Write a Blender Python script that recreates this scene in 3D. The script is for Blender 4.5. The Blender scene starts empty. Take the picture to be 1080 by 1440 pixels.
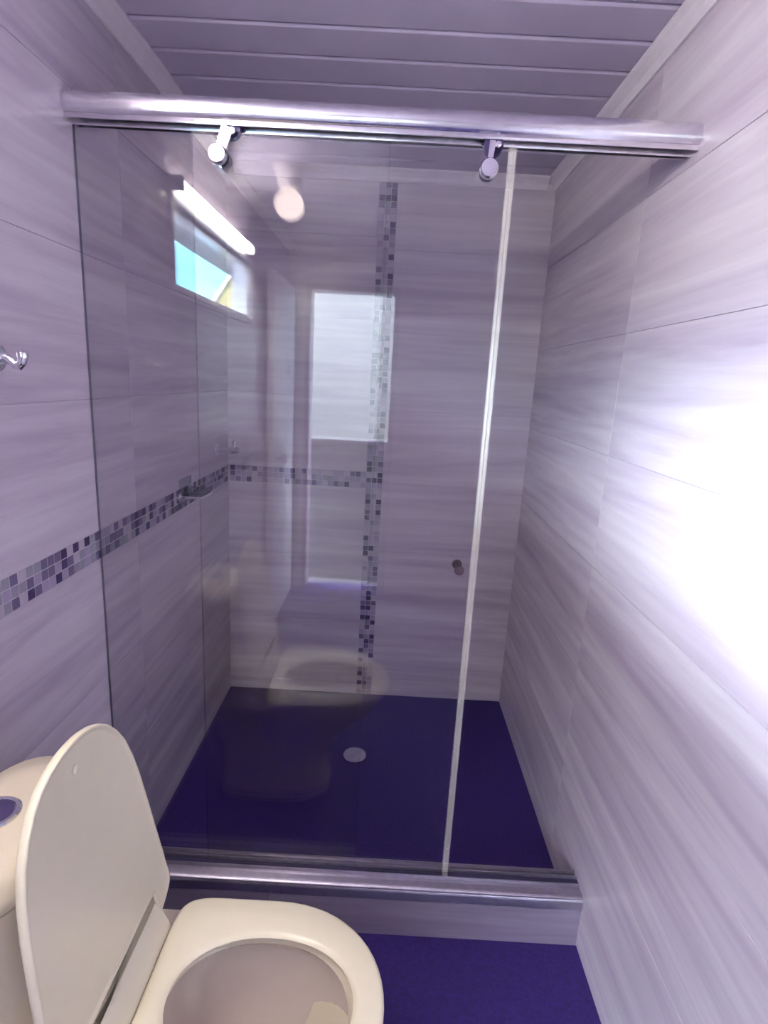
import bpy, bmesh, math, random
from mathutils import Vector, Matrix
random.seed(7)
sc = bpy.context.scene
C = sc.collection

# ------------------------------------------------------------------ camera
W, H = 1.23, 2.15                       # room width, ceiling height (metres)
YB, YF = 2.304, -1.15                   # far shower wall, wall behind the camera
ZF = -0.022                             # bathroom floor (the shower floor is z = 0)
yaw, pitch, roll, FPX = -0.0037, -0.2312, 0.0545, 789.14
fw = Vector((math.sin(yaw)*math.cos(pitch), math.cos(yaw)*math.cos(pitch), math.sin(pitch)))
r0 = Vector((math.cos(yaw), -math.sin(yaw), 0)); u0 = r0.cross(fw)
rt = math.cos(roll)*r0 + math.sin(roll)*u0
up = -math.sin(roll)*r0 + math.cos(roll)*u0
cd = bpy.data.cameras.new('camera'); cam = bpy.data.objects.new('camera', cd); C.objects.link(cam)
cam.matrix_world = Matrix(((rt.x, up.x, -fw.x, 0.6659), (rt.y, up.y, -fw.y, 0.0),
                           (rt.z, up.z, -fw.z, 1.3989), (0, 0, 0, 1)))
cd.sensor_fit = 'VERTICAL'; cd.sensor_height = 24; cd.lens = FPX/1440*24; cd.clip_start = 0.02
sc.camera = cam

# ------------------------------------------------------------------ light and exposure
SKY = 56.0
TUBE = 32.0
LAMP = 1.8
sc.view_settings.view_transform = 'Standard'; sc.view_settings.look = 'None'
sc.view_settings.gamma = 1; sc.view_settings.use_curve_mapping = False
sc.view_settings.exposure = 1.93
w = bpy.data.worlds.new('sky'); sc.world = w; w.use_nodes = True
nt = w.node_tree; nt.nodes.clear()
tc = nt.nodes.new('ShaderNodeTexCoord'); sx = nt.nodes.new('ShaderNodeSeparateXYZ')
cr = nt.nodes.new('ShaderNodeValToRGB'); bg = nt.nodes.new('ShaderNodeBackground'); wo = nt.nodes.new('ShaderNodeOutputWorld')
nt.links.new(tc.outputs['Generated'], sx.inputs[0]); nt.links.new(sx.outputs['Z'], cr.inputs[0])
nt.links.new(cr.outputs[0], bg.inputs[0]); nt.links.new(bg.outputs[0], wo.inputs[0])
cr.color_ramp.elements[0].position = 0.18; cr.color_ramp.elements[0].color = (0.034, 0.086, 0.124, 1)
cr.color_ramp.elements[1].position = 0.36; cr.color_ramp.elements[1].color = (0.80, 0.92, 1.0, 1)
bg.inputs[1].default_value = SKY
def portal(name, loc, rot, sx_, sy_):
    l = bpy.data.lights.new(name, 'AREA'); l.shape = 'RECTANGLE'; l.size = sx_; l.size_y = sy_
    l.cycles.is_portal = True
    o = bpy.data.objects.new(name, l); C.objects.link(o); o.location = loc; o.rotation_euler = rot
WY0, WY1, WZ0, WZ1 = -0.22, 0.76, 1.625, 1.885     # window opening in the left wall
DX0, DX1, DZ1 = 0.11, 0.68, 1.94                   # doorway behind the camera
portal('window_portal', (-0.085, (WY0+WY1)/2, (WZ0+WZ1)/2), (0, -math.pi/2, 0), WZ1-WZ0, WY1-WY0)
portal('door_portal', ((DX0+DX1)/2, YF-0.13, (DZ1+ZF)/2), (math.pi/2, 0, math.pi), DX1-DX0, DZ1-ZF)

# ------------------------------------------------------------------ materials
def mat(name, col, rough=0.5, metal=0.0, var=0.06, scale=30.0, bump=0.0, coat=0.0, spec=0.5, vrough=0.08):
    m = bpy.data.materials.new(name); m.use_nodes = True
    t = m.node_tree; b = t.nodes['Principled BSDF']
    b.inputs['Metallic'].default_value = metal; b.inputs['Specular IOR Level'].default_value = spec
    b.inputs['Coat Weight'].default_value = coat; b.inputs['Coat Roughness'].default_value = 0.08
    co = t.nodes.new('ShaderNodeTexCoord'); n = t.nodes.new('ShaderNodeTexNoise')
    n.inputs['Scale'].default_value = scale; n.inputs['Detail'].default_value = 4
    t.links.new(co.outputs['Object'], n.inputs['Vector'])
    r = t.nodes.new('ShaderNodeValToRGB')
    r.color_ramp.elements[0].position = 0.3; r.color_ramp.elements[1].position = 0.7
    r.color_ramp.elements[0].color = tuple(max(0, c*(1-var)) for c in col)+(1,)
    r.color_ramp.elements[1].color = tuple(min(1, c*(1+var)) for c in col)+(1,)
    t.links.new(n.outputs['Fac'], r.inputs[0]); t.links.new(r.outputs[0], b.inputs['Base Color'])
    mr = t.nodes.new('ShaderNodeMapRange'); mr.inputs['To Min'].default_value = max(0.02, rough-vrough)
    mr.inputs['To Max'].default_value = rough+vrough
    t.links.new(n.outputs['Fac'], mr.inputs['Value']); t.links.new(mr.outputs[0], b.inputs['Roughness'])
    if bump:
        bp = t.nodes.new('ShaderNodeBump'); bp.inputs['Strength'].default_value = bump; bp.inputs['Distance'].default_value = 0.004
        t.links.new(n.outputs['Fac'], bp.inputs['Height']); t.links.new(bp.outputs[0], b.inputs['Normal'])
    return m

def tile_mat(name, c_lo, c_mid, c_hi, rough=0.22):
    """veined porcelain: long streaks along the tile's own X axis, every tile with its own offset"""
    m = bpy.data.materials.new(name); m.use_nodes = True
    t = m.node_tree; b = t.nodes['Principled BSDF']; N = t.nodes.new; L = t.links.new
    co = N('ShaderNodeTexCoord'); oi = N('ShaderNodeObjectInfo'); mp = N('ShaderNodeMapping')
    mp.inputs['Scale'].default_value = (0.8, 1.0, 11)
    sc_ = N('ShaderNodeVectorMath'); sc_.operation = 'SCALE'; sc_.inputs[0].default_value = (37, 11, 53)
    L(oi.outputs['Random'], sc_.inputs['Scale'])
    ad = N('ShaderNodeVectorMath'); L(co.outputs['Object'], mp.inputs[0]); L(mp.outputs[0], ad.inputs[0]); L(sc_.outputs[0], ad.inputs[1])
    n1 = N('ShaderNodeTexNoise'); n1.inputs['Scale'].default_value = 1.0; n1.inputs['Detail'].default_value = 5
    n1.inputs['Roughness'].default_value = 0.62; n1.inputs['Distortion'].default_value = 0.5
    L(ad.outputs[0], n1.inputs['Vector'])
    mp2 = N('ShaderNodeMapping'); mp2.inputs['Scale'].default_value = (2.4, 1, 90); L(ad.outputs[0], mp2.inputs[0])
    mp2.inputs['Scale'].default_value = (2.0, 1.0, 3.6)
    n2 = N('ShaderNodeTexNoise'); n2.inputs['Scale'].default_value = 1.0; n2.inputs['Detail'].default_value = 3
    L(mp2.outputs[0], n2.inputs['Vector'])
    mx = N('ShaderNodeMix'); mx.inputs[0].default_value = 0.22
    L(n1.outputs['Fac'], mx.inputs[2]); L(n2.outputs['Fac'], mx.inputs[3])
    r = N('ShaderNodeValToRGB'); e = r.color_ramp.elements
    e[0].position = 0.34; e[0].color = c_lo+(1,); e[1].position = 0.66; e[1].color = c_hi+(1,)
    k = e.new(0.5); k.color = c_mid+(1,)
    L(mx.outputs[0], r.inputs[0]); L(r.outputs[0], b.inputs['Base Color'])
    b.inputs['Roughness'].default_value = rough; b.inputs['Specular IOR Level'].default_value = 0.45
    return m

def glass_mat(name, tint, f0, haze=0.0):
    """thin clear sheet: Schlick reflection over a see-through tint"""
    m = bpy.data.materials.new(name); m.use_nodes = True
    t = m.node_tree; t.nodes.clear(); N = t.nodes.new; L = t.links.new
    g = N('ShaderNodeNewGeometry'); d = N('ShaderNodeVectorMath'); d.operation = 'DOT_PRODUCT'
    L(g.outputs['Normal'], d.inputs[0]); L(g.outputs['Incoming'], d.inputs[1])
    a = N('ShaderNodeMath'); a.operation = 'ABSOLUTE'; L(d.outputs['Value'], a.inputs[0])
    s = N('ShaderNodeMath'); s.operation = 'SUBTRACT'; s.inputs[0].default_value = 1; L(a.outputs[0], s.inputs[1])
    p = N('ShaderNodeMath'); p.operation = 'POWER'; p.inputs[1].default_value = 5; L(s.outputs[0], p.inputs[0])
    k = N('ShaderNodeMath'); k.operation = 'MULTIPLY_ADD'; k.inputs[1].default_value = 1-f0; k.inputs[2].default_value = f0
    L(p.outputs[0], k.inputs[0])
    tr = N('ShaderNodeBsdfTransparent'); gl = N('ShaderNodeBsdfGlossy'); gl.inputs['Roughness'].default_value = 0.012
    n = N('ShaderNodeTexNoise'); n.inputs['Scale'].default_value = 6; n.inputs['Detail'].default_value = 3
    co = N('ShaderNodeTexCoord'); L(co.outputs['Object'], n.inputs['Vector'])
    r = N('ShaderNodeValToRGB'); r.color_ramp.elements[0].color = tuple(c*0.985 for c in tint)+(1,); r.color_ramp.elements[1].color = tint+(1,)
    L(n.outputs['Fac'], r.inputs[0]); L(r.outputs[0], tr.inputs[0])
    mx = N('ShaderNodeMixShader'); L(k.outputs[0], mx.inputs[0]); L(tr.outputs[0], mx.inputs[1]); L(gl.outputs[0], mx.inputs[2])
    last = mx
    if haze:
        df = N('ShaderNodeBsdfDiffuse'); df.inputs[0].default_value = (.85, .85, .9, 1)
        m2 = N('ShaderNodeMixShader'); m2.inputs[0].default_value = haze
        L(mx.outputs[0], m2.inputs[1]); L(df.outputs[0], m2.inputs[2]); last = m2
    o = N('ShaderNodeOutputMaterial'); L(last.outputs[0], o.inputs[0])
    return m

def emit_mat(name, col, s):
    m = bpy.data.materials.new(name); m.use_nodes = True
    t = m.node_tree; t.nodes.clear(); e = t.nodes.new('ShaderNodeEmission'); o = t.nodes.new('ShaderNodeOutputMaterial')
    e.inputs[0].default_value = col+(1,); e.inputs[1].default_value = s; t.links.new(e.outputs[0], o.inputs[0])
    return m

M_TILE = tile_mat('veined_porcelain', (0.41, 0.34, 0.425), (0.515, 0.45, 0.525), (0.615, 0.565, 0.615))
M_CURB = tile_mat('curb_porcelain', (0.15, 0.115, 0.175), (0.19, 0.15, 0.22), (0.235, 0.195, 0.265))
M_GROUT = mat('pale_grout', (0.44, 0.38, 0.45), 0.85, var=0.1, scale=80)
M_FLOOR = mat('dark_floor_tile', (0.030, 0.015, 0.115), 0.55, var=0.25, scale=120, bump=0.25, spec=0.25)
M_CHIP = [mat('chip_pale', (0.42, 0.36, 0.44), 0.25), mat('chip_grey', (0.27, 0.25, 0.31), 0.2),
          mat('chip_slate', (0.14, 0.11, 0.20), 0.2), mat('chip_dark', (0.05, 0.032, 0.10), 0.18),
          mat('chip_lilac', (0.33, 0.27, 0.39), 0.22)]
M_PVC = mat('white_pvc_plank', (0.48, 0.43, 0.56), 0.3, var=0.03, scale=8)
M_TRIM = mat('white_pvc_trim', (0.68, 0.62, 0.68), 0.35, var=0.03)
M_ALU = mat('satin_aluminium', (0.78, 0.76, 0.80), 0.2, 1.0, var=0.05, scale=60)
M_SATIN = mat('matt_aluminium', (0.46, 0.42, 0.50), 0.42, 1.0, var=0.08, scale=60)
M_CHROME = mat('chrome', (0.86, 0.85, 0.88), 0.08, 1.0, var=0.02, vrough=0.04)
M_GAP_SHADE = mat('gap_shade', (0.03, 0.022, 0.07), 0.5)
M_ROLL = mat('dark_nylon_roller', (0.06, 0.045, 0.13), 0.4)
M_IVORY = mat('ivory_plastic', (0.75, 0.68, 0.50), 0.3, var=0.012, coat=0.3, vrough=0.02)
M_CERAM = mat('cream_ceramic', (0.70, 0.61, 0.47), 0.18, var=0.02, scale=6, coat=0.5)
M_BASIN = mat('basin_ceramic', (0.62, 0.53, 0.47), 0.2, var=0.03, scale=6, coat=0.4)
M_SEAL = mat('cream_seal', (0.78, 0.75, 0.70), 0.25, var=0.03, coat=0.3)
t = M_SEAL.node_tree; mx = t.nodes.new('ShaderNodeMixShader'); tp = t.nodes.new('ShaderNodeBsdfTransparent'); mx.inputs[0].default_value = 0.76
t.links.new(t.nodes['Principled BSDF'].outputs[0], mx.inputs[1]); t.links.new(tp.outputs[0], mx.inputs[2])
t.links.new(mx.outputs[0], t.nodes['Material Output'].inputs[0])
M_GLASS = glass_mat('shower_glass', (0.985, 0.985, 0.99), 0.05)
M_PANE = glass_mat('window_glass', (0.97, 0.99, 1.0), 0.04)
M_EDGE = glass_mat('green_glass_edge', (0.80, 0.83, 0.86), 0.08)
M_CLEAR = glass_mat('soap_dish_glass', (0.80, 0.82, 0.86), 0.09)
M_FRAME = mat('white_window_frame', (0.72, 0.70, 0.74), 0.3, var=0.03)
M_DOOR = mat('white_door_paint', (0.74, 0.72, 0.76), 0.3, var=0.03, scale=5)
M_JAMB = mat('dark_door_jamb', (0.16, 0.12, 0.17), 0.35, var=0.15)
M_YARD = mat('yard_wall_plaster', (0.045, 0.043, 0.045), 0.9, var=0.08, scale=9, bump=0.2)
M_DOOR_DIM = mat('door_dim_plaster', (0.022, 0.018, 0.024), 0.9, var=0.2, scale=9, bump=0.2)
M_SKY_BLOCK = mat('sky_block_plaster', (0.30, 0.26, 0.25), 0.9, var=0.08, scale=9, bump=0.2)
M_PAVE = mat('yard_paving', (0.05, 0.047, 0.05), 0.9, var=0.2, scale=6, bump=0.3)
M_YEL = mat('yellow_house_plaster', (0.15, 0.115, 0.028), 0.9, var=0.06, scale=5, bump=0.1)
M_ROOF = mat('grey_roof_sheet', (0.34, 0.36, 0.40), 0.6, var=0.15, scale=12)
M_DRAIN = mat('brushed_steel', (0.55, 0.52, 0.62), 0.35, 1.0, var=0.1, scale=90)
M_WATER = glass_mat('bowl_water', (0.86, 0.86, 0.86), 0.03)
M_TUBE = emit_mat('tube_glow', (1.0, 0.95, 0.86), TUBE)
M_BULB = emit_mat('bulb_glow', (1.0, 0.82, 0.76), LAMP)

# ------------------------------------------------------------------ helpers
def link(name, me, m=None, parent=None, loc=(0, 0, 0), rot=None):
    if m is not None and not me.materials: me.materials.append(m)
    o = bpy.data.objects.new(name, me); C.objects.link(o); o.location = loc
    if rot: o.rotation_euler = rot
    if parent: o.parent = parent
    return o
def mesh(name, bm, smooth=False, ang=35):
    bmesh.ops.recalc_face_normals(bm, faces=bm.faces[:])
    me = bpy.data.meshes.new(name); bm.to_mesh(me); bm.free()
    if smooth:
        for p in me.polygons: p.use_smooth = True
        me.set_sharp_from_angle(angle=math.radians(ang))
    return me
def thing(name, label, cat, loc=(0, 0, 0), group=None):
    o = bpy.data.objects.new(name, None); C.objects.link(o); o.location = loc
    o.empty_display_size = 0.05; o['label'] = label; o['category'] = cat
    if group: o['group'] = group
    return o
def struct(o): o['kind'] = 'structure'; return o
def bx(bm, x0, x1, y0, y1, z0, z1, bev=0.0):
    r = bmesh.ops.create_cube(bm, size=1)
    for v in r['verts']:
        v.co = Vector((x0+(v.co.x+.5)*(x1-x0), y0+(v.co.y+.5)*(y1-y0), z0+(v.co.z+.5)*(z1-z0)))
    if bev:
        es = list({e for v in r['verts'] for e in v.link_edges})
        bmesh.ops.bevel(bm, geom=es, offset=bev, segments=2, affect='EDGES', profile=0.5)
def boxes(name, specs, m, parent=None, bev=0.0, loc=(0, 0, 0), smooth=True):
    bm = bmesh.new()
    for s in specs: bx(bm, *s, bev=bev)
    return link(name, mesh(name, bm, smooth), m, parent, loc)
def rings(bm, loops, cap0=True, cap1=True):
    rows = [[bm.verts.new(p) for p in lp] for lp in loops]
    n = len(rows[0])
    for a, b in zip(rows[:-1], rows[1:]):
        for i in range(n):
            j = (i+1) % n
            bm.faces.new((a[i], a[j], b[j], b[i]))
    if cap0: bm.faces.new(rows[0][::-1])
    if cap1: bm.faces.new(rows[-1])
def lathe(bm, prof, axis, org, n=24):
    """prof: (radius, distance along axis); axis a unit Vector"""
    axis = Vector(axis).normalized(); org = Vector(org)
    a = axis.orthogonal().normalized(); b = axis.cross(a)
    rings(bm, [[org+axis*d+(a*math.cos(2*math.pi*i/n)+b*math.sin(2*math.pi*i/n))*max(r, 1e-4) for i in range(n)] for r, d in prof])
def turned(name, prof, axis, org, m, parent=None, n=24, loc=(0, 0, 0)):
    bm = bmesh.new(); lathe(bm, prof, axis, org, n)
    return link(name, mesh(name, bm, True, 40), m, parent, loc)
def tube(bm, pts, r, n=12):
    pts = [Vector(p) for p in pts]; loops = []; ref = None
    for i, p in enumerate(pts):
        t = (pts[min(i+1, len(pts)-1)]-pts[max(i-1, 0)]).normalized()
        a = (ref - t*ref.dot(t)).normalized() if ref is not None else t.orthogonal().normalized()
        ref = a; b = t.cross(a)
        loops.append([p+(a*math.cos(2*math.pi*k/n)+b*math.sin(2*math.pi*k/n))*r for k in range(n)])
    rings(bm, loops)
def extrude_profile_x(name, prof, x0, x1, m, parent=None, smooth=True, ang=35):
    bm = bmesh.new(); rings(bm, [[(x0, y, z) for y, z in prof], [(x1, y, z) for y, z in prof]])
    return link(name, mesh(name, bm, smooth, ang), m, parent)

# ------------------------------------------------------------------ the setting: shell
T = 0.002; LT = 0.075                                # tile thickness proud of the grout bed
_cache = {}
def tile_mesh(kind, wd, ht, th, ch):
    k = (kind, round(wd, 4), round(ht, 4))
    if k not in _cache:
        bm = bmesh.new()
        lo = lambda i, y: [(-wd/2+i, y, -ht/2+i), (wd/2-i, y, -ht/2+i), (wd/2-i, y, ht/2-i), (-wd/2+i, y, ht/2-i)]
        rings(bm, [lo(0, 0), lo(0, -(th-ch)), lo(ch, -th)], True, True)   # front faces local -Y
        _cache[k] = mesh(kind, bm)
    return _cache[k]
def lay(parent, name, kind, frame, u0, u1, v0, v1, m, th, gap, ch):
    """one piece on a wall; frame = (point(u,v) function, rotation about z)"""
    if u1-u0 < 0.012 or v1-v0 < 0.012: return
    me = tile_mesh(kind + m.name, u1-u0-gap, v1-v0-gap, th, ch)
    P, rz = frame
    return link(name, me, m, parent, P((u0+u1)/2, (v0+v1)/2), (0, 0, rz))
F_BACK = (lambda u, v: (u, YB, v), 0.0)                 # u = x
F_LEFT = (lambda u, v: (0, u, v), math.pi/2)            # u = y, faces +x
F_RIGHT = (lambda u, v: (W, u, v), -math.pi/2)          # faces -x
F_FRONT = (lambda u, v: (u, YF, v), math.pi)
def tiles(parent, frame, us, vs, holes=()):
    for i in range(len(us)-1):
        for j in range(len(vs)-1):
            a, b, c, d = us[i], us[i+1], vs[j], vs[j+1]
            cells = [(a, b, c, d)]
            for (ha, hb, hc, hd) in holes:
                out = []
                for (a, b, c, d) in cells:
                    if b <= ha or a >= hb or d <= hc or c >= hd: out.append((a, b, c, d)); continue
                    if a < ha: out.append((a, ha, c, d))
                    if b > hb: out.append((hb, b, c, d))
                    a2, b2 = max(a, ha), min(b, hb)
                    if c < hc: out.append((a2, b2, c, hc))
                    if d > hd: out.append((a2, b2, hd, d))
                cells = out
            for cell in cells: lay(parent, 'tile', 'tile', frame, *cell, M_TILE, T, 0.0010, 0.0005)

ZS0, ZS1 = 0.955, 1.023                  # horizontal mosaic band
XS0, XS1 = 0.5755, 0.6435                # vertical mosaic band
PITCH = (ZS1-ZS0)/3
G = T                                     # grout face sits a tile thickness behind the finished face
TOP = H
# far shower wall
wall_back = struct(boxes('wall_back', [(-0.14, W+0.14, YB, YB+0.14, -0.15, H+0.1)], M_GROUT))
vs = [0.0, 0.08, 0.38, 0.68, 0.98, 1.28, 1.58, 1.88, TOP]
vsl = [0.0, 0.055, 0.355, 0.655, ZS0, ZS1, 1.323, 1.623, 1.923, TOP]
tiles(wall_back, F_BACK, [0, XS0], vsl, [(0, XS0, ZS0, ZS1)])
tiles(wall_back, F_BACK, [XS1, W], vs)
# left wall with the window opening
wall_left = struct(boxes('wall_left', [(-LT, 0, YF-0.14, WY0, -0.15, H+0.1), (-LT, 0, WY1, YB, -0.15, H+0.1),
                                       (-LT, 0, WY0, WY1, -0.15, WZ0), (-LT, 0, WY0, WY1, WZ1, H+0.1)], M_GROUT, smooth=False))
usl = [YF, -0.354, 0.546, 1.446, YB]
tiles(wall_left, F_LEFT, usl, [ZF]+vsl[1:], [(YF, YB, ZS0, ZS1), (WY0, WY1, WZ0, WZ1)])
# right wall
wall_right = struct(boxes('wall_right', [(W, W+0.14, YF-0.14, YB, -0.15, H+0.1)], M_GROUT))
tiles(wall_right, F_RIGHT, usl, [ZF, 0.04, 0.34, 0.64, 0.94, 1.24, 1.54, 1.84, TOP])
# wall behind the camera with the doorway
wall_front = struct(boxes('wall_front', [(0, DX0, YF-0.14, YF, -0.15, H+0.1), (DX1, W, YF-0.14, YF, -0.15, H+0.1),
                                         (DX0, DX1, YF-0.14, YF, DZ1, H+0.1)], M_GROUT, smooth=False))
tiles(wall_front, F_FRONT, [0, DX0, DX1, W], [ZF, 0.34, 0.64, 0.94, 1.24, 1.54, 1.84, TOP], [(DX0, DX1, ZF, DZ1)])

# mosaic bands: every chip a piece of its own
def pick(weights):
    return random.choices(M_CHIP, weights)[0]
def band(parent, frame, u0, u1, v0, v1, nu, nv, weights, face):
    P, rz = frame
    bm = bmesh.new(); a, b = P(u0, v0), P(u1, v1); f = face
    bx(bm, *sorted((a[0]+f[0]*0.0003, b[0]+f[0]*0.0008)) if f[0] else sorted((a[0], b[0])),
       *sorted((a[1]+f[1]*0.0003, b[1]+f[1]*0.0008)) if f[1] else sorted((a[1], b[1])), v0, v1)
    s = link('mosaic_strip', mesh('mosaic_strip', bm), M_GROUT, parent)
    du, dv = (u1-u0)/nu, (v1-v0)/nv
    for i in range(nu):
        for j in range(nv):
            lay(s, 'mosaic_chip', 'chip', frame, u0+i*du, u0+(i+1)*du, v0+j*dv, v0+(j+1)*dv, pick(weights), T, 0.0026, 0.0006)
    return s
wb = [6, 3.5, 3, 4.5, 7]
nv = round((TOP-0.035)/PITCH)
band(wall_back, F_BACK, XS0, XS1, 0.0, TOP-0.035, 3, nv, wb, (0, -1))
band(wall_back, F_BACK, 0.008, XS0, ZS0, ZS1, 25, 3, [5, 3, 3, 3.5, 8], (0, -1))
ul = [2, 4.5, 6, 3.2, 5]
nl = 66; y_l = YB-0.008-nl*PITCH
sl = band(wall_left, F_LEFT, y_l, YB-0.008, ZS0, ZS1, nl, 3, ul, (1, 0))
# the rest of the band, outside the frame (only mirrored in the glass): real chips joined into one piece
bm = bmesh.new()
nr = int((y_l-YF)/PITCH)
for i in range(nr):
    for j in range(3):
        y1 = y_l-i*PITCH; z0 = ZS0+j*PITCH
        bx(bm, 0.0, T, y1-PITCH+0.0013, y1-0.0013, z0+0.0013, z0+PITCH-0.0013)
me = mesh('mosaic_field', bm)
for m in M_CHIP: me.materials.append(m)
for k in range(nr*3):
    c = M_CHIP.index(pick(ul))
    for q in range(6): me.polygons[k*6+q].material_index = c
o = link('mosaic_field', me, None, wall_left); o['kind'] = 'stuff'

# floors and curb
YC0, YC1, ZC = 1.184, 1.268, 0.126
struct(boxes('floor', [(-0.14, W+0.14, YF-0.14, YC0+0.02, ZF-0.12, ZF)], M_FLOOR))
struct(boxes('floor_shower', [(-0.14, W+0.14, YC1-0.02, YB+0.14, -0.12, 0.0)], M_FLOOR))
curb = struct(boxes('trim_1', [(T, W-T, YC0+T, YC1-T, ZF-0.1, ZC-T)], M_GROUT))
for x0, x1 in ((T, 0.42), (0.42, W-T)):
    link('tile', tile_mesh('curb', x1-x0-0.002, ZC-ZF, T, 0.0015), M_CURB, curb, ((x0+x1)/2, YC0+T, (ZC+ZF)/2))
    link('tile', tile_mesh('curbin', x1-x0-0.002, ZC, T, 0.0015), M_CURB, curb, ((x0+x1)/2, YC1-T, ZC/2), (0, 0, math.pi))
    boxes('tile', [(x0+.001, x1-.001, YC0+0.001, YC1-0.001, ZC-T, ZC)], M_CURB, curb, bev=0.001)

# ceiling of PVC planks running across the room, with V joints
ceiling = struct(boxes('ceiling', [(-0.14, W+0.14, YF-0.14, YB+0.14, H+0.012, H+0.12)], M_PVC))
PW = 0.1245; y = 1.328
while y > YF: y -= PW
pm = {}
def plank_mesh(wd):
    k = round(wd, 4)
    if k not in pm:
        h = wd/2
        pr = [(-h+0.0002, 0.0125), (-h+0.0002, 0.004), (-h+0.0035, 0.0012), (-h+0.006, 0.0), (h-0.013, 0.0), (h-0.0105, 0.0028), (h-0.006, 0.0075), (h-0.0002, 0.0078), (h-0.0002, 0.0125)]
        bm = bmesh.new(); rings(bm, [[(-W/2, a, b) for a, b in pr], [(W/2, a, b) for a, b in pr]])
        pm[k] = mesh('plank', bm)
    return pm[k]
while y < YB:
    a, b = max(y, YF), min(y+PW, YB)
    if b-a > 0.03: link('plank', plank_mesh(b-a), M_PVC, ceiling, (W/2, (a+b)/2, H))
    y += PW
# cornice strips
def cornice(name, p0, p1, inward):
    p0, p1, n = Vector(p0), Vector(p1), Vector(inward)
    pr = [(0.0, -0.040), (0.006, -0.040), (0.010, -0.034), (0.014, -0.024), (0.024, -0.014), (0.030, -0.010), (0.034, -0.006), (0.034, 0.0), (0, 0)]
    bm = bmesh.new(); rings(bm, [[p+n*a+Vector((0, 0, b)) for a, b in pr] for p in (p0, p1)])
    return struct(link(name, mesh(name, bm), M_TRIM))
cornice('trim_2', (T, YF, H), (T, YB, H), (1, 0, 0))
cornice('trim_3', (W-T, YF, H), (W-T, YB, H), (-1, 0, 0))
cornice('trim_4', (T+.034, YB-T, H), (W-T-.034, YB-T, H), (0, -1, 0))
cornice('trim_5', (T+.034, YF+T, H), (W-T-.034, YF+T, H), (0, 1, 0))

# window in the left wall (seen mirrored in the shower glass)
win = struct(boxes('window_1', [(-LT-.005, 0.010, WY0, WY0+0.022, WZ0, WZ1), (-LT-.005, 0.010, WY1-0.022, WY1, WZ0, WZ1),
                                (-LT-.005, 0.010, WY0, WY1, WZ1-0.018, WZ1), (-LT-.03, 0.014, WY0-0.01, WY1+0.01, WZ0-0.016, WZ0+0.008)], M_FRAME, bev=0.002))
a0, a1, c0, c1 = WY0+0.022, WY1-0.022, WZ0+0.008, WZ1-0.018
boxes('window_sash', [(-0.030, -0.006, a0, a0+.02, c0, c1), (-0.030, -0.006, a1-.02, a1, c0, c1), (-0.030, -0.006, a0+.02, a1-.02, c0, c0+.014),
                      (-0.030, -0.006, a0+.02, a1-.02, c1-.014, c1)], M_FRAME, win, bev=0.0015)
boxes('pane', [(-0.020, -0.016, a0+.02, a1-.02, c0+.014, c1-.014)], M_PANE, win)

# doorway behind the camera
door = struct(boxes('door_1', [(DX0, DX0+0.03, YF-0.14, YF+0.012, ZF, DZ1), (DX1-0.03, DX1, YF-0.14, YF+0.012, ZF, DZ1),
                               (DX0, DX1, YF-0.14, YF+0.012, DZ1-0.03, DZ1)], M_JAMB, bev=0.002))
boxes('door_leaf', [(0.012, 0.048, YF+0.03, YF+0.65, ZF+0.008, DZ1-0.035)], M_DOOR, door, bev=0.003)
bm = bmesh.new(); lathe(bm, [(0.012, 0), (0.012, 0.03), (0.024, 0.036), (0.027, 0.048), (0.02, 0.06), (0.0, 0.064)], (1, 0, 0), (0.048, YF+0.59, 0.95))
link('door_knob', mesh('door_knob', bm, True), M_CHROME, door)

# ------------------------------------------------------------------ outside: things seen through window and door, plus added light blockers
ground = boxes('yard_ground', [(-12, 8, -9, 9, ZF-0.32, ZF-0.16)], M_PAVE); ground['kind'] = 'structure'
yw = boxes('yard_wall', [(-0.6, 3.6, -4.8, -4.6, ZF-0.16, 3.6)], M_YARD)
yw['label'] = 'tall plastered yard wall seen through the doorway behind the added low wall'; yw['category'] = 'wall'
struct(boxes('roof', [(-0.92, W+0.5, -3.2, YB+0.5, H+0.121, H+0.2)], M_ROOF))  # unseen roof; deep overhangs added to cut sky light at window and doorway
lw = boxes('door_dim_wall', [(-0.5, 2.6, -1.95, -1.80, ZF-0.16, 0.90), (-0.5, 2.6, -1.98, -1.77, 0.90, 0.94)], M_DOOR_DIM)  # added wall, keeps light out of the lower half of the doorway
lw['label'] = 'low dark wall added outside the doorway to dim its lower half'; lw['category'] = 'wall'
gw = boxes('sky_block_wall', [(-3.4, -3.2, -5.5, 7.0, ZF-0.16, 2.35)], M_SKY_BLOCK)  # unseen wall, added to block sky near the horizon from the window
gw['label'] = 'unseen long wall added outside the high window to block low sky light'; gw['category'] = 'wall'
hs = thing('neighbour_house', 'yellow neighbouring house with a sloping roof outside the high window', 'house', (-1.2, -9.0, ZF-0.16))
bm = bmesh.new()
pr = [(-1.75, 0), (1.75, 0), (1.75, 2.75), (0, 5.2), (-1.75, 2.75)]
rings(bm, [[(a, 0, b) for a, b in pr], [(a, -5, b) for a, b in pr]])
link('wall', mesh('wall', bm), M_YEL, hs)
bm = bmesh.new()
pr = [(-1.83, 2.64), (0, 5.2), (1.83, 2.64), (1.87, 2.70), (0, 5.32), (-1.87, 2.70)]
rings(bm, [[(a, .06, b) for a, b in pr], [(a, -5.2, b) for a, b in pr]])
link('roof', mesh('roof', bm), M_ROOF, hs)

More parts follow.
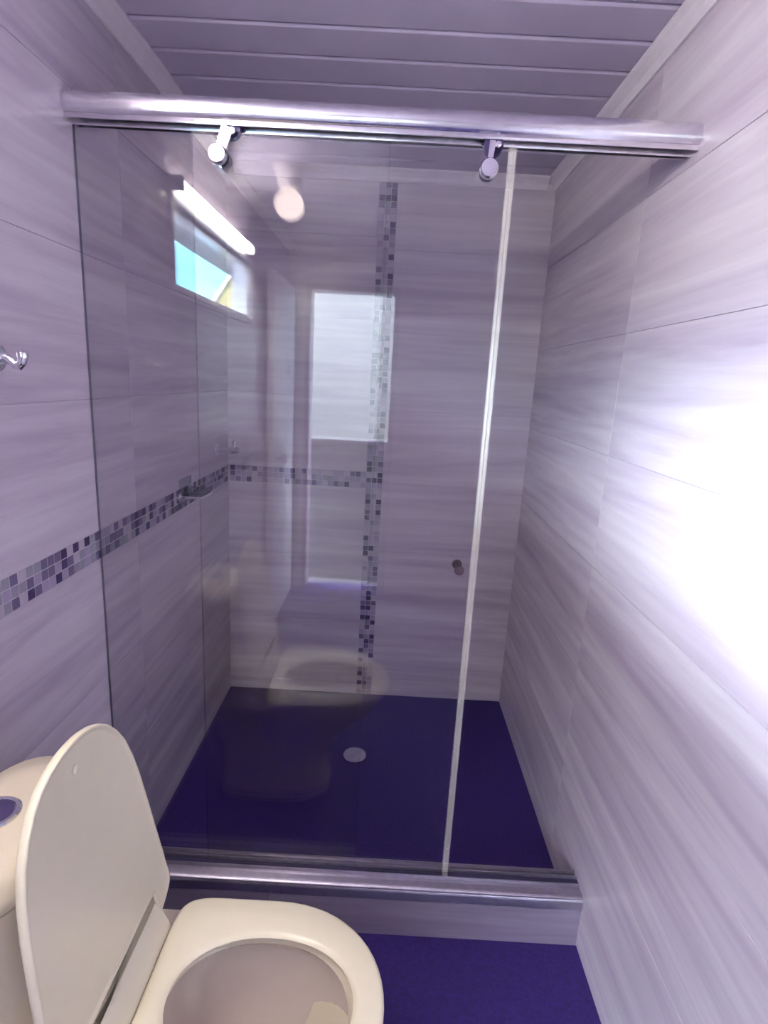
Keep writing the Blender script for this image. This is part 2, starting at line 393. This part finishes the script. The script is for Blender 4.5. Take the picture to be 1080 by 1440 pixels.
# ------------------------------------------------------------------ toilet
TY = 0.712                                 # axis of the toilet
toilet = thing('toilet', 'cream ceramic toilet with raised lid in the lower left corner', 'toilet', (0, TY, ZF))
def egg(xb, xf, xc, b, nb=2.0, nf=2.1, n=56, cy=0.0):
    out = []
    for i in range(n):
        t = 2*math.pi*i/n; c, s = math.cos(t), math.sin(t); e = nf if c >= 0 else nb
        x = (xf-xc)*abs(c)**(2/e) if c >= 0 else -(xc-xb)*abs(c)**(2/e)
        out.append((xc+x, cy+b*math.copysign(abs(s)**(2/e), s)))
    return out
def at(loop, z): return [(x, y, z) for x, y in loop]
ZT = 0.422                                 # top of seat above the bathroom floor
# bowl: outside up to the rim, over it and down into the basin
bm = bmesh.new()
rings(bm, [at(egg(.14, .52, .33, .105, 4, 2.4), 0.0), at(egg(.14, .52, .33, .105, 4, 2.4), 0.02),
           at(egg(.15, .50, .33, .098, 4, 2.4), 0.10), at(egg(.14, .52, .36, .102, 4, 2.4), 0.18),
           at(egg(.10, .60, .42, .135, 4, 2.3), 0.27), at(egg(.07, .665, .46, .163, 5, 2.15), 0.34),
           at(egg(.06, .69, .48, .171, 6, 2.1), 0.372), at(egg(.06, .694, .48, .173, 6, 2.1), 0.390),
           at(egg(.07, .688, .48, .168, 6, 2.1), 0.397), at(egg(.335, .655, .50, .128, 2.3, 2.1), 0.397),
           at(egg(.34, .65, .50, .122, 2.2, 2.1), 0.385), at(egg(.325, .665, .495, .134, 2.2, 2.1), 0.365)], True, False)
bowl = link('bowl', mesh('bowl', bm, True, 50), M_CERAM, toilet)
bm = bmesh.new()
rings(bm, [at(egg(.325, .665, .495, .134, 2.2, 2.1), 0.365), at(egg(.327, .662, .495, .132), 0.34), at(egg(.335, .64, .48, .118), 0.29),
           at(egg(.345, .585, .46, .088), 0.235), at(egg(.355, .52, .435, .06), 0.195), at(egg(.37, .48, .425, .04), 0.16),
           at(egg(.40, .45, .425, .02), 0.12)], False, True)
link('basin', mesh('basin', bm, True, 60), M_BASIN, toilet)
bm = bmesh.new(); f = bm.faces.new([bm.verts.new(p) for p in at(egg(.352, .53, .44, .064), 0.203)])
link('water', mesh('water', bm), M_WATER, toilet)
# seat ring
bm = bmesh.new()
def seat_loop(k, z):   # k = inset from the outer edge
    return at(egg(.310+k, .708-k, .50, .181-k, 8, 2.12), z)
def hole_loop(k, z):
    return at(egg(.350-k, .657+k, .50, .108+k, 2.1, 2.1), z)
rings(bm, [hole_loop(.010, 0.400), seat_loop(.004, 0.400), seat_loop(0, 0.405), seat_loop(0, 0.415), seat_loop(.002, 0.419), seat_loop(.007, ZT),
           hole_loop(.010, ZT-.001), hole_loop(.004, ZT-.003), hole_loop(0, ZT-.008), hole_loop(.010, 0.400)], False, False)
bmesh.ops.remove_doubles(bm, verts=bm.verts[:], dist=1e-6)
link('seat', mesh('seat', bm, True, 60), M_IVORY, toilet)
bm = bmesh.new()
pr = [(.266, .398), (.266, .452), (.269, .462), (.276, .467), (.284, .465), (.296, .450), (.306, .431), (.3095, .421), (.3095, .398)]
rings(bm, [[(a, -.118, b) for a, b in pr], [(a, .118, b) for a, b in pr]])
link('hinge_bar', mesh('hinge_bar', bm, True, 40), M_IVORY, toilet)
# raised lid, leaning back a little; its lower edge is cut out round the hinge bar
LIDP = [(.4475, 0), (.447, .018), (.4445, .036), (.439, .056), (.429, .078), (.414, .099), (.392, .118), (.360, .137), (.320, .150), (.275, .159), (.225, .165),
        (.170, .171), (.115, .177), (.060, .183), (.034, .186), (.024, .186), (.016, .182), (.008, .172), (.000, .152), (-.004, .138), (-.003, .130), (.002, .125),
        (.044, .1215), (.048, .118), (.049, .09), (.049, .04)]
LIDO = LIDP + [(.049, 0)] + [(a, -b) for a, b in LIDP[:0:-1]]
def lid_out(k):
    n = len(LIDO); out = []
    for i in range(n):
        a, b, c = Vector(LIDO[i-1]), Vector(LIDO[i]), Vector(LIDO[(i+1) % n])
        t = ((b-a).normalized()+(c-b).normalized()).normalized()
        out.append(b+Vector((-t.y, t.x))*k)
    return out
th = math.radians(8)
lu = Vector((-math.sin(th), 0, math.cos(th))); ln = Vector((math.cos(th), 0, math.sin(th)))
LO = Vector((.290, -.004, ZT+.018))
def lid_loop(k, dep):
    return [LO+lu*s+Vector((0, d, 0))+ln*dep for s, d in lid_out(k)]
bm = bmesh.new()
rings(bm, [lid_loop(.006, -.016), lid_loop(.002, -.013), lid_loop(0, -.009), lid_loop(0, -.003), lid_loop(.0015, -.0005), lid_loop(.004, 0), lid_loop(.006, -.0008),
           lid_loop(.008, -.0025), lid_loop(.012, -.0035)])
link('lid', mesh('lid', bm, True, 60), M_IVORY, toilet)
turned('lid_bumper', [(0.003, 0), (0.007, 0.001), (0.007, 0.003), (0.003, 0.0045)], ln, LO+lu*0.405-ln*.0036, M_IVORY, toilet, 14)
# tank and its domed cover
def tk(x0, a, b, z, n=2.5):
    out = []
    for i in range(48):
        t = 2*math.pi*i/48; c, s = math.cos(t), math.sin(t)
        out.append((x0+a*math.copysign(abs(c)**(2/n), c), b*math.copysign(abs(s)**(2/n), s), z))
    return out
bm = bmesh.new()
rings(bm, [tk(.10, .075, .105, .385), tk(.10, .078, .108, .42), tk(.105, .083, .118, .52), tk(.112, .092, .138, .64), tk(.116, .097, .150, .70)])
link('tank', mesh('tank', bm, True, 50), M_CERAM, toilet)
bm = bmesh.new()
rings(bm, [tk(.116, .094, .146, .699), tk(.116, .099, .152, .703), tk(.116, .101, .154, .711), tk(.116, .099, .152, .724), tk(.116, .092, .144, .739),
           tk(.118, .080, .135, .752), tk(.118, .045, .08, .757), tk(.118, .01, .02, .758)])
link('tank_cover', mesh('tank_cover', bm, True, 60), M_CERAM, toilet)
bt = turned('flush_button', [(0.036, -.004), (0.036, .003), (0.033, .0055), (0.028, .0055), (0.027, .004)], (0, 0, 1), (.106, -.008, .757), M_CHROME, toilet)
turned('button_plate', [(0.0262, .0), (0.0262, .0052), (0.023, .0062), (0.0, .0065)], (0, 0, 1), (.106, -.008, .757), M_ROLL, bt)

# ------------------------------------------------------------------ shower enclosure
YA, YD = 1.250, 1.229                      # fixed pane, sliding pane
fx = thing('fixed_glass_panel', 'clear fixed glass panel against the left wall of the shower', 'glass panel', (0, YA, ZC))
boxes('glass', [(T+.002, .634, -.004, .004, .018, 1.745)], M_GLASS, fx)
boxes('glass_edge', [(.634, .6345, -.004, .004, .018, 1.745)], M_EDGE, fx)
boxes('glass_edge', [(T+.0012, T+.0022, -.004, .004, .018, 1.745)], M_EDGE, fx)
dr = thing('sliding_glass_door', 'clear sliding glass door with a cream edge seal, hung from two rollers', 'shower door', (0, YD, ZC))
boxes('glass', [(.247, .868, -.004, .004, .012, 1.725)], M_GLASS, dr)
boxes('glass_edge', [(.2462, .247, -.004, .004, .012, 1.725)], M_GLASS, dr)
bm = bmesh.new()
pr = [(.866, -.0075), (.8708, -.0085), (.8725, -.0062), (.8748, -.0062), (.8762, -.0085), (.8805, -.0075), (.8805, -.0055), (.8735, -.0045), (.8735, .0045), (.8805, .0055), (.8805, .0075), (.866, .0075),
      (.866, .0055), (.8715, .0045), (.8715, -.0045), (.866, -.0055)]
rings(bm, [[(a, b, .010) for a, b in pr], [(a, b, 1.726) for a, b in pr]])
sl_ = link('edge_seal', mesh('edge_seal', bm), M_SEAL, dr)
sl_['label'] = 'cream plastic edge seal'
def hanger(x, lean, sw, rz):
    z0 = 1.806-ZC
    top = Vector((x+lean, -.010, z0+.051))
    bm = bmesh.new()
    d = (top-Vector((x, -.010, z0))); L_ = d.length; a = d.normalized(); s = Vector((a.z, 0, -a.x))
    pts = [Vector((x, -.010, z0))-a*.004+s*.009*sw, Vector((x, -.010, z0))-a*.004-s*.009*sw, top-s*.012*sw, top+s*.012*sw]
    rings(bm, [[p+Vector((0, -.004, 0)) for p in pts], [p+Vector((0, .004, 0)) for p in pts]])
    h = link('roller_hanger', mesh('roller_hanger', bm), M_CHROME, dr)
    turned('hanger_knob', [(.010, 0), (.010, .006), (.0175, .007), (.0185, .010), (.0185, .020), (.016, .0235), (.0, .024)], (0, -1, 0), (x, -.004, z0), M_CHROME, h, 28)
    turned('hanger_knob', [(.016, 0), (.016, .007), (.0, .008)], (0, 1, 0), (x, .004, z0), M_CHROME, h, 28)
    turned('roller', [(.006, -.008), (.019, -.008), (.016, 0), (.019, .006), (.006, .006)], (0, 1, 0), (x+lean+.003, +.004, z0+rz), M_ROLL, h, 24)
    turned('roller_bolt', [(.0065, 0), (.0065, .004), (.0, .005)], (0, -1, 0), (x+lean+.010, -.0145, z0+.043), M_CHROME, h, 6)
hanger(.302, .018, 1, .052); hanger(.828, .004, .5, .046)
M_KNOB = mat('dark_brown_knob', (0.045, 0.02, 0.035), 0.5)
kn = turned('door_knob', [(.006, 0), (.006, .012), (.0105, .014), (.0115, .018), (.0105, .023), (.0, .0245)], (0, -1, 0), (.838, -.004, .989-ZC), M_KNOB, dr, 20)
kn['label'] = 'small dark door knob'
turned('door_knob', [(.006, 0), (.006, .012), (.0105, .014), (.0115, .018), (.0, .0245)], (0, 1, 0), (.838, .004, .989-ZC), M_KNOB, dr, 20)

rail = thing('shower_rail', 'long shiny aluminium shower rail spanning wall to wall under the ceiling', 'rail', (W/2, 1.236, 1.863))
hw = W/2-T-.001
pr = []
for i in range(13):                        # convex front
    a = math.pi/2*(-1+2*i/12)
    pr.append((-.012-.013*math.cos(a)**.85 if math.cos(a) > 1e-6 else -.016, .0245+.0195*math.sin(a)))
pr += [(.030, .044), (.030, -.004), (.026, -.004), (.026, .040), (-.010, .040), (-.010, .005)]
extrude_profile_x('rail_profile', pr, -hw, hw, M_ALU, rail, ang=50)
boxes('rail_lip', [(-hw, hw, -.018, -.0135, -.003, .006), (-hw, hw, .008, .011, -.006, .040)], M_ALU, rail, bev=.0008)
track = thing('shower_track', 'low aluminium track under the glass along the curb top', 'track', (W/2, 1.229, ZC))
boxes('track_base', [(-hw, hw, -.020, .032, 0, .004)], M_SATIN, track, bev=.0008)
boxes('track_lip', [(-hw, hw, -.0125, -.0095, .004, .014)], M_SATIN, track, bev=.0008)
boxes('track_lip', [(-hw, hw, .0095, .0125, .004, .017)], M_SATIN, track, bev=.0008)
boxes('track_lip', [(-hw, hw, .029, .032, .004, .015)], M_SATIN, track, bev=.0008)
gk = boxes('shade_strip', [(-hw, hw, -.0092, .0092, .004, .0075)], M_GAP_SHADE, track); gk['label'] = 'dark strip painted as the shadow gap in the track'  # painted shade: dark strip stands for the shadow gap below the door glass
nose = []
for i in range(7):
    a = math.pi/2*i/6
    nose.append((-.034-.014*math.sin(a), -.010+.014*math.cos(a)))
nose += [(-.048, -.030), (-.0455, -.030), (-.0455, .0002), (-.020, .0002), (-.020, .004)]
extrude_profile_x('track_nosing', nose, -hw, hw, M_SATIN, track, ang=30)

# ------------------------------------------------------------------ small fittings
drain = thing('floor_drain', 'round steel drain in the dark shower floor', 'drain', (.598, 1.872, 0))
turned('drain_rim', [(.043, 0), (.043, .0025), (.039, .004), (.035, .0035), (.034, .0012), (.0, .001)], (0, 0, 1), (0, 0, 0), M_DRAIN, drain, 36)
bm = bmesh.new()
for k in range(-3, 4):
    hwid = math.sqrt(.033**2-(k*.009)**2); bx(bm, -hwid, hwid, k*.009-.0026, k*.009+.0026, .001, .0036)
link('drain_grate', mesh('drain_grate', bm), M_DRAIN, drain)

dish = thing('soap_dish', 'small clear soap dish with chrome holder on the left wall mosaic band', 'soap dish', (T, 1.80, 1.0))
boxes('dish_plate', [(0, .005, -.052, .052, -.03, .055)], M_CLEAR, dish, bev=.002)
boxes('dish_tray', [(.004, .07, -.052, .052, -.004, .002), (.067, .07, -.052, .052, .002, .016), (.004, .07, -.052, -.049, .002, .016), (.004, .07, .049, .052, .002, .016)], M_CLEAR, dish)
bm = bmesh.new()
tube(bm, [(.003, .055, .0), (.05, .057, .0), (.07, .055, .0), (.076, .042, 0), (.078, .0, 0), (.076, -.042, 0), (.07, -.055, 0), (.05, -.057, 0), (.003, -.055, 0)], .004)
link('dish_ring', mesh('dish_ring', bm, True), M_CHROME, dish)
for yy in (.055, -.055): turned('dish_rosette', [(.014, 0), (.014, .004), (.008, .007), (.006, .010)], (1, 0, 0), (0, yy, 0), M_CHROME, dish, 20)

tap = thing('wall_tap', 'chrome wall tap above the mosaic band in the far left shower corner', 'tap', (T, 2.14, 1.105))
turned('flange', [(.026, 0), (.026, .003), (.020, .008), (.011, .012), (.010, .014)], (1, 0, 0), (0, 0, 0), M_CHROME, tap)
turned('spout', [(.0105, .010), (.0105, .055), (.013, .058), (.013, .085), (.010, .088)], (1, 0, 0), (0, 0, 0), M_CHROME, tap)
turned('tap_handle', [(.005, .010), (.005, .026), (.009, .028), (.009, .034), (.004, .037)], (0, 0, 1), (.07, 0, 0), M_CHROME, tap, 16)

hook = thing('robe_hook', 'chrome robe hook on the left wall at the photo edge', 'hook', (T, .965, 1.402))
turned('rosette', [(.026, 0), (.026, .004), (.022, .009), (.013, .012), (.012, .014)], (1, 0, 0), (0, -.012, 0), M_CHROME, hook)
bm = bmesh.new(); tube(bm, [(.01, -.012, 0), (.022, -.012, -.001), (.030, -.012, -.006), (.036, -.012, -.012), (.042, -.012, -.013), (.047, -.012, -.007), (.049, -.012, .001)], .0075)
lathe(bm, [(.001, -.008), (.008, -.005), (.0095, 0), (.008, .005), (.001, .008)], (0, 0, 1), (.049, -.012, .004), 16)
link('hook_arm', mesh('hook_arm', bm, True, 50), M_CHROME, hook)

tl = thing('tube_light', 'bright tube light above the high window on the left wall', 'lamp', (T, .335, 1.908))
boxes('batten', [(0, .006, -.435, .435, -.022, .022)], M_FRAME, tl, bev=.004)
for yy in (-.42, .42): boxes('end_cap', [(.004, .044, yy-.010, yy+.010, -.020, .020)], M_FRAME, tl, bev=.003)
turned('tube', [(.0175, -.41), (.0175, .41)], (0, 1, 0), (.025, 0, 0), M_TUBE, tl, 16)

cl = thing('ceiling_lamp', 'warm ceiling bulb in a white holder near the camera', 'lamp', (.235, .14, H))
turned('lamp_holder', [(.062, 0), (.062, .014), (.050, .02), (.046, .05), (.040, .068), (.022, .072)], (0, 0, -1), (0, 0, 0), M_TRIM, cl)
turned('bulb', [(.020, .068), (.030, .080), (.048, .098), (.056, .122), (.052, .146), (.036, .166), (.016, .175), (.001, .177)], (0, 0, -1), (0, 0, 0), M_BULB, cl)
